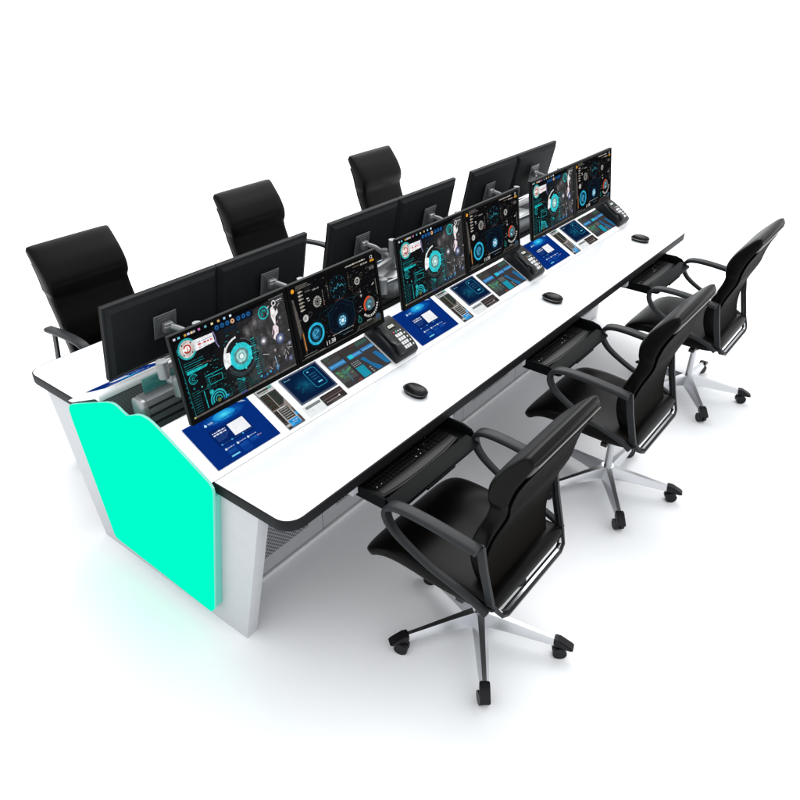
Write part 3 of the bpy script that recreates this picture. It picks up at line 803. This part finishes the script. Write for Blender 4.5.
def make_monitor(artfn, nm='monitor'):
    t = empty(nm)
    b = bmesh.new(); h = MW/2
    # housing: shallow tray behind the bezel whose back is raised inside a sloping rim
    rings = []
    for inset, y in ((0, .004), (0, .016), (.005, .019), (.010, .020), (.024, .031), (.030, .032)):
        rings.append([b.verts.new(p) for p in ((-h+inset, y, inset), (h-inset, y, inset), (h-inset, y, MH-inset), (-h+inset, y, MH-inset))])
    b.faces.new(rings[0][::-1])
    for A_, B_ in zip(rings, rings[1:]):
        for i in range(4): b.faces.new([A_[i], A_[(i+1) % 4], B_[(i+1) % 4], B_[i]])
    b.faces.new(rings[-1]); fin('housing', b, M['mon_back'], t, angle=12)
    b = bmesh.new()
    for (x0, x1, z0, z1) in ((-h, h, 0, .0155), (-h, h, MH-.0115, MH), (-h, -h+.0115, .0155, MH-.0115), (h-.0115, h, .0155, MH-.0115)):
        box(b, x0, x1, -.003, .0041, z0, z1)
    fin('bezel', b, M['bezel'], t, smooth=False)
    A = Art(lambda u, v, k: (u-h, .0006-k*.00018, v)); artfn(A); A.done('screen', M['screen'], t)
    return t
m1, m2 = make_monitor(art_gears), make_monitor(art_dials)
tilt = math.atan2(.0466, .3138)
front = ['black monitor with teal dials and smoky picture, front row, nearest the glowing panel',
         'black monitor with orange and cyan dials and 11:38, front row, nearest the glowing panel',
         'monitor with teal dials, front row, right above the second blue touch screen',
         'monitor with orange and cyan dials, front row, beside the second phone',
         'black monitor with teal dials and smoky picture, front row, above the third blue touch screen',
         'black monitor with orange and cyan dials, front row, beside the farthest phone']
rear = ['charcoal back of the rear row monitor nearest the glowing panel, leftmost in the photo',
        'charcoal back of the second rear row monitor, right beside the leftmost one',
        'charcoal back of the third rear row monitor, just right of the white gap',
        'charcoal back of the fourth rear row monitor, right beneath the farthest rear chair',
        'charcoal back of the fifth rear row monitor, left one of the farthest pair',
        'charcoal back of the sixth rear row monitor, the farthest one at the top right']
first = {0: True, 1: True}
for k in range(3):
    for j, src in enumerate((m1, m2)):
        o = src if k == 0 else copy_tree(src)
        o.location = (.0402+MW/2+j*.5075+k*PT, .4773, .9037); o.rotation_euler = (-tilt, 0, 0)
        tag(o, front[k*2+j], 'monitor', 'front row of lit monitors')
rt = math.atan2(.062, .31)
RX = [.053, 1.208, 2.378]
for k in range(3):
    for j, src in enumerate((m2, m1)):
        o = copy_tree(src)
        o.location = (RX[k]+MW/2+j*.506, .995, .888); o.rotation_euler = (-rt, 0, PI)
        tag(o, rear[k*2+j], 'monitor', 'rear row of monitors seen from behind')

# ------------------------------------------------------------------ posts with monitor arms
def make_post():
    t = empty('monitor_post')
    b = bmesh.new(); prism(b, [(-.115, -.052), (-.085, -.082), (.075, -.082), (.075, .062), (-.115, .062)], 'z', -.055, .050, r=.004); fin('mount_base', b, M['arm_metal'], t)
    b = bmesh.new(); cyl(b, (0, 0, .048), (0, 0, .190), .0165); cyl(b, (0, 0, .048), (0, 0, .060), .028); fin('post', b, M['arm_metal'], t)
    def link(pts, r, nm='arm_link'):
        b = bmesh.new(); sweep(b, catmull(pts, 5), lambda i, tt: superel(r, r*.9, 3, 16), side=(0, 0, 1)); return fin(nm, b, M['arm_metal'], t)
    def joint(p, r, h):
        b = bmesh.new(); cyl(b, (p[0], p[1], p[2]-h/2), (p[0], p[1], p[2]+h/2), r); 
        bmesh.ops.bevel(b, geom=[e for e in b.edges if len(e.link_faces) == 2 and e.calc_face_angle(0) > 1], offset=.003, segments=2, affect='EDGES')
        return fin('arm_joint', b, M['arm_metal'], t)
    # front arm, folded to the left
    link([(-.012, 0, .095), (-.09, -.02, .098), (-.185, -.04, .102)], .016); joint((-.195, -.042, .098), .021, .064)
    link([(-.185, -.05, .058), (-.175, -.075, .050), (-.170, -.08, .05)], .014); joint((-.170, -.082, .035), .021, .070)
    link([(-.160, -.095, .045), (-.06, -.14, .07), (-.015, -.175, .10), (-.015, -.20, .115)], .012)
    # rear arm, short
    joint((.035, .075, .092), .016, .050); link([(.005, .01, .092), (.03, .065, .092)], .014); link([(.035, .08, .092), (.012, .11, .122), (-.012, .145, .138)], .011)
    # tilt heads and plates
    def plate(y, z, rx, sgn, yaw):
        mt = Matrix.Translation((-.022 if sgn > 0 else 0, y, z)) @ Matrix.Rotation(rx, 4, 'X')
        b = bmesh.new(); box(b, -.050, .050, -.002, .002, -.050, .050, r=.001, seg=1, mtx=mt)
        for q in (.040, .030):
            for (x0, x1, z0, z1) in ((-q, q, q-.0035, q), (-q, q, -q, -q+.0035), (-q, -q+.0035, -q, q), (q-.0035, q, -q, q)):
                box(b, x0, x1, *(sorted((-sgn*.002, -sgn*.0042))), z0, z1, mtx=mt)
        p = fin('vesa_plate', b, M['arm_dark'], t, smooth=False)
        b = bmesh.new(); box(b, -.020, .020, *(sorted((-sgn*.004, -sgn*.026))), -.020, .018, r=.004, mtx=mt); cyl(b, mt @ Vector((-.022, -sgn*.02, 0)), mt @ Vector((.022, -sgn*.02, 0)), .010)
        fin('tilt_head', b, M['arm_metal'], p)
    plate(.168, .140, rt, 1, 0); plate(-.216, .114, -tilt, -1, 0)
    return t
po = make_post()
plab = ['grey metal post with folding arms behind the nearest front monitor', 'grey metal post with folding arms behind the second front monitor, below the white gap',
        'grey metal post with folding arms in the gap before the middle pair of front monitors', 'grey metal post with folding arms behind the fourth front monitor',
        'grey metal post with folding arms in the gap before the farthest pair of front monitors', 'grey metal post with folding arms behind the farthest front monitor']
PX = [.305, .835, 1.437, 1.985, 2.585, 3.115]
for i, x in enumerate(PX):
    o = po if i == 0 else copy_tree(po)
    o.location = (x, .742, .9125); tag(o, plab[i], 'monitor arm', 'posts with monitor arms between the two rows')

# ------------------------------------------------------------------ chairs (local: hub on the floor, seat faces +y)
def make_chair():
    t = empty('office_chair')
    # seat
    b = bmesh.new()
    seat = [(-.185, .452, .010), (-.165, .450, .030), (-.08, .442, .040), (.05, .444, .040), (.17, .454, .036), (.250, .451, .031), (.300, .436, .029), (.330, .414, .029), (.346, .396, .022), (.350, .388, .006)]
    def sw_(tt):
        w = .238+.020*min(1, tt*1.6)
        if tt > .62: w *= (1-((tt-.62)/.38)**2.6*.20)
        if tt < .1: w *= (.93+.07*tt/.1)
        return w
    pad(b, seat, sw_, n=4.5, sub=6); fin('seat', b, M['leather'], t, angle=60)
    # back: one thick S shaped pad, head roll on top
    b = bmesh.new()
    back = [(-.236, 1.052, .010), (-.226, 1.043, .024), (-.196, .998, .034), (-.163, .945, .042), (-.143, .895, .047), (-.140, .862, .044), (-.140, .822, .038), (-.129, .780, .034), (-.112, .735, .033), (-.093, .680, .035), (-.080, .615, .037), (-.085, .545, .035), (-.108, .475, .029), (-.140, .425, .017), (-.150, .415, .004)]
    def bw(tt):
        # tt runs evenly over the 14 spans: 5.2 is the foot of the head roll
        k = tt*14
        w = .216 if k < 5.2 else (.216-.008*min(1, (k-5.2)/.6))
        if k > 9.5: w -= .046*((k-9.5)/4.5)**1.3
        if k < .6: w *= .96+.04*k/.6
        return w
    pad(b, back, bw, n=7, sub=6); bk = fin('backrest', b, [M['leather']], t, angle=60)
    b = bmesh.new(); sweep(b, [(-.196, -.2475, 1.030), (.204, -.2475, 1.030)], lambda i, tt: superel(.0016, .0016, 2, 8)); fin('crest_highlight', b, M['crest_highlight'], bk)  # thin grey tube modelled in place of the highlight along the headrest crest
    # rear shell over the back pad
    b = bmesh.new(); c = catmull(back[2:], 6)[:-3]
    ring = []
    for i, (y, z, th) in enumerate(c):
        p0 = c[max(0, i-1)]; p1 = c[min(len(c)-1, i+1)]; tv = Vector((p1[0]-p0[0], p1[1]-p0[1])).normalized(); nv = Vector((tv.y, -tv.x))
        if nv.x > 0: nv = -nv
        w = bw(2/14+(i/(len(c)-1))*11.5/14)-.005; row = []
        for off in (.0, .0045):
            row.append([b.verts.new((xx, y+nv.x*(th*.99+off*.6), z+nv.y*(th*.99+off*.6))) for xx in (-w, -w*.5, 0, w*.5, w)])
        ring.append(row)
    for A_, B_ in zip(ring, ring[1:]):
        for q in (0, 1):
            for j in range(4): b.faces.new([A_[q][j], A_[q][j+1], B_[q][j+1], B_[q][j]])
        for j in (0, 4): b.faces.new([A_[0][j], A_[1][j], B_[1][j], B_[0][j]])
    for A_ in (ring[0], ring[-1]):
        for j in range(4): b.faces.new([A_[0][j], A_[0][j+1], A_[1][j+1], A_[1][j]])
    fin('rear_shell', b, M['back_shell'], bk, angle=60)
    # armrests: D shaped loops
    for sx in (-1, 1):
        b = bmesh.new()
        P_ = [(-.118, .690), (-.06, .697), (.02, .706), (.10, .712), (.165, .712), (.208, .704), (.232, .684), (.236, .655), (.222, .622), (.19, .590), (.13, .555), (.05, .520), (-.04, .494), (-.12, .468), (-.165, .440)]
        pth = catmull([(sx*(.262+(.008*max(0, (y+.1))/.3)), y, z) for y, z in P_], 5)
        def sec(i, tt):
            w = .024 if tt < .42 else .024-.010*min(1, (tt-.42)/.3); h = .0125 if tt < .4 else .010
            return superel(w, h, 3.2, 20)
        sweep(b, pth, sec, side=(1, 0, 0)); fin('armrest', b, M['arm_plastic'], t, angle=60)
    # U shaped rear frame joining both armrests under the back, with a bright inner edge
    def frame(off, w, h, nm, m):
        b = bmesh.new(); X = .240
        pts = [(-X, -.112, .690), (-X, -.130, .60), (-X+.002, -.165, .465), (-X+.028, -.190, .415), (-X+.055, -.195, .405), (X-.055, -.195, .405), (X-.028, -.190, .415), (X-.002, -.165, .465), (X, -.130, .60), (X, -.112, .690)]
        pts = [Vector(p) for p in pts]
        c0 = Vector((0, -.12, .56))
        pts = [p+Vector((math.copysign(off, -p.x), 0, off if abs(p.x) < .2 or p.z < .43 else 0)) for p in pts]
        n = len(pts)
        rings = []
        for i, p in enumerate(pts):
            tg = (pts[min(i+1, n-1)]-pts[max(i-1, 0)]).normalized(); s_ = Vector((0, 1, .12)); s_ = (s_-tg*s_.dot(tg)).normalized(); nn = tg.cross(s_)
            rings.append([b.verts.new(p+s_*a_+nn*b_) for a_, b_ in ((-w, -h), (w, -h), (w, h), (-w, h))])
        for A_, B_ in zip(rings, rings[1:]):
            for j in range(4): b.faces.new([A_[j], A_[(j+1) % 4], B_[(j+1) % 4], B_[j]])
        b.faces.new(rings[0]); b.faces.new(rings[-1][::-1])
        return fin(nm, b, m, t, smooth=False)
    fr = frame(0, .014, .006, 'rear_frame', M['arm_plastic'])
    f2 = frame(.0075, .0045, .0022, 'chrome_edge', M['chrome']); f2.parent = fr
    # mechanism
    b = bmesh.new(); box(b, -.085, .085, -.14, .14, .366, .405, r=.008); box(b, -.22, .22, -.05, -.02, .375, .395, r=.003); box(b, -.2, .2, .09, .115, .378, .396, r=.003)
    cyl(b, (.08, .03, .383), (.275, .03, .378), .005); cyl(b, (.245, .03, .379), (.285, .03, .377), .010)
    cyl(b, (0, 0, .30), (0, 0, .37), .026); fin('seat_mechanism', b, M['mech'], t)
    b = bmesh.new(); cyl(b, (0, 0, .10), (0, 0, .31), .0175); fin('gas_column', b, M['alu'], t)
    # five arm base
    b = bmesh.new(); cyl(b, (0, 0, .070), (0, 0, .128), .036, .030)
    angs = (144, 216, 288, 0, 74)
    for a in angs:
        d = Vector((math.cos(R(a)), math.sin(R(a)), 0)); n_ = Vector((-d.y, d.x, 0))
        prev = None
        for (rr, wt, wb, zt, zb) in ((.022, .014, .032, .128, .072), (.12, .0105, .026, .112, .070), (.23, .0085, .0205, .092, .062), (.302, .0075, .015, .080, .056)):
            ring = [b.verts.new(d*rr+n_*x+Vector((0, 0, z))) for x, z in ((-wb, zb), (wb, zb), (wb*.93, zb+.008), (wt, zt), (-wt, zt), (-wb*.93, zb+.008))]
            if prev:
                for j in range(6): b.faces.new([prev[j], prev[(j+1) % 6], ring[(j+1) % 6], ring[j]])
            else: b.faces.new(ring)
            prev = ring
        b.faces.new(prev)
    base = fin('star_base', b, M['alu'], t, angle=20)
    for i, a in enumerate(angs):
        d = Vector((math.cos(R(a)), math.sin(R(a)), 0)); c = d*.322
        sw2 = R(a+(-35, 10, 15, -25, 40)[i])
        d2 = Vector((math.cos(sw2), math.sin(sw2), 0)); n2 = Vector((-d2.y, d2.x, 0))
        b = bmesh.new()
        mt = Matrix.Translation(d*.300) @ Matrix.Rotation(R(a), 4, 'Z')
        pf = [(-.014, .052), (.052, .048), (.062, .054), (.052, .064), (.008, .086), (-.014, .086)]
        A_ = [b.verts.new(mt @ Vector((x, -.0185, z))) for x, z in pf]; B_ = [b.verts.new(mt @ Vector((x, .0185, z))) for x, z in pf]
        fs = [b.faces.new(A_), b.faces.new(B_[::-1])]+[b.faces.new([A_[j], B_[j], B_[(j+1) % 6], A_[(j+1) % 6]]) for j in range(6)]
        bmesh.ops.bevel(b, geom=list({e for f in fs for e in f.edges}), offset=.003, segments=2, affect='EDGES')
        cyl(b, c+Vector((0, 0, .035)), c+Vector((0, 0, .055)), .008, seg=12)
        cs = fin('caster', b, M['caster'], t)
        hc = c-d2*.012
        for q in (-1, 1):
            b = bmesh.new(); p0 = hc+n2*q*.004+Vector((0, 0, .0262)); p1 = hc+n2*q*.020+Vector((0, 0, .0262)); cyl(b, p0, p1, .0262, seg=24)
            bmesh.ops.bevel(b, geom=[e for e in b.edges if len(e.link_faces) == 2 and e.calc_face_angle(0) > 1], offset=.004, segments=2, affect='EDGES')
            fin('wheel', b, M['caster'], cs)
    return t
ch = make_chair()
places = [((.590, -.360), 0, 'black leather office chair at the desk, nearest the camera in the front row'),
          ((1.735, -.360), 0, 'black leather office chair, middle of the three in the front row'),
          ((2.868, -.360), 0, 'black leather office chair, farthest of the front row near the desk corner'),
          ((.585, 1.860), 180, 'black leather office chair behind the desk, leftmost in the photo'),
          ((1.700, 1.860), 180, 'black leather office chair behind the desk, middle of the three at the back'),
          ((2.868, 1.860), 180, 'black leather office chair behind the desk, smallest and farthest of the back row')]
for i, ((x, y), rz, lab) in enumerate(places):
    o = ch if i == 0 else copy_tree(ch)
    o.location = (x, y, 0); o.rotation_euler = (0, 0, R(rz))
    tag(o, lab, 'chair', 'chairs in front of the desk' if i < 3 else 'chairs behind the desk')

# ------------------------------------------------------------------ camera
f_, pitch, yaw, roll = 715.9236, .5581, .6613, .0044
C = Vector((-1.0897, -1.2753, 2.2376))
c_, s_ = math.cos(yaw), math.sin(yaw)
F = Vector((c_*math.cos(pitch), s_*math.cos(pitch), -math.sin(pitch))); Rt = Vector((s_, -c_, 0)); U = Rt.cross(F)
Rt, U = Rt*math.cos(roll)+U*math.sin(roll), U*math.cos(roll)-Rt*math.sin(roll)
cam = bpy.data.cameras.new('camera'); co = bpy.data.objects.new('camera', cam); col.objects.link(co)
co.matrix_world = Matrix(((Rt.x, U.x, -F.x, C.x), (Rt.y, U.y, -F.y, C.y), (Rt.z, U.z, -F.z, C.z), (0, 0, 0, 1)))
cam.sensor_width = 36; cam.lens = f_/800*36; cam.clip_end = 200; cam.clip_start = .05
sc.camera = co

# ------------------------------------------------------------------ light
w = bpy.data.worlds.new('World'); sc.world = w; w.use_nodes = True
nt = w.node_tree; bg = nt.nodes['Background']
tc = nt.nodes.new('ShaderNodeTexCoord'); sp = nt.nodes.new('ShaderNodeSeparateXYZ'); nt.links.new(tc.outputs['Generated'], sp.inputs[0])
rp = nt.nodes.new('ShaderNodeValToRGB'); nt.links.new(sp.outputs['Z'], rp.inputs[0])
rp.color_ramp.elements[0].position = 0; rp.color_ramp.elements[0].color = (.80, .81, .83, 1)
rp.color_ramp.elements[1].position = .6; rp.color_ramp.elements[1].color = (.97, .985, 1, 1)
nt.links.new(rp.outputs[0], bg.inputs[0]); bg.inputs[1].default_value = 1.36
def area(name, loc, target, size, power, colr=(1, 1, 1)):
    l = bpy.data.lights.new(name, 'AREA'); l.shape = 'SQUARE'; l.size = size; l.energy = power; l.color = colr
    o = bpy.data.objects.new(name, l); col.objects.link(o); o.location = loc
    o.rotation_euler = (Vector(target)-Vector(loc)).to_track_quat('-Z', 'Y').to_euler()
area('softbox_over_desk', (4.2, 2.6, 5.0), (2.2, .4, 0), 6.0, 420, (1, .995, .985))

sc.view_settings.view_transform = 'Standard'; sc.view_settings.look = 'None'
sc.view_settings.exposure = 0; sc.view_settings.gamma = 1
sc.render.engine = 'CYCLES'
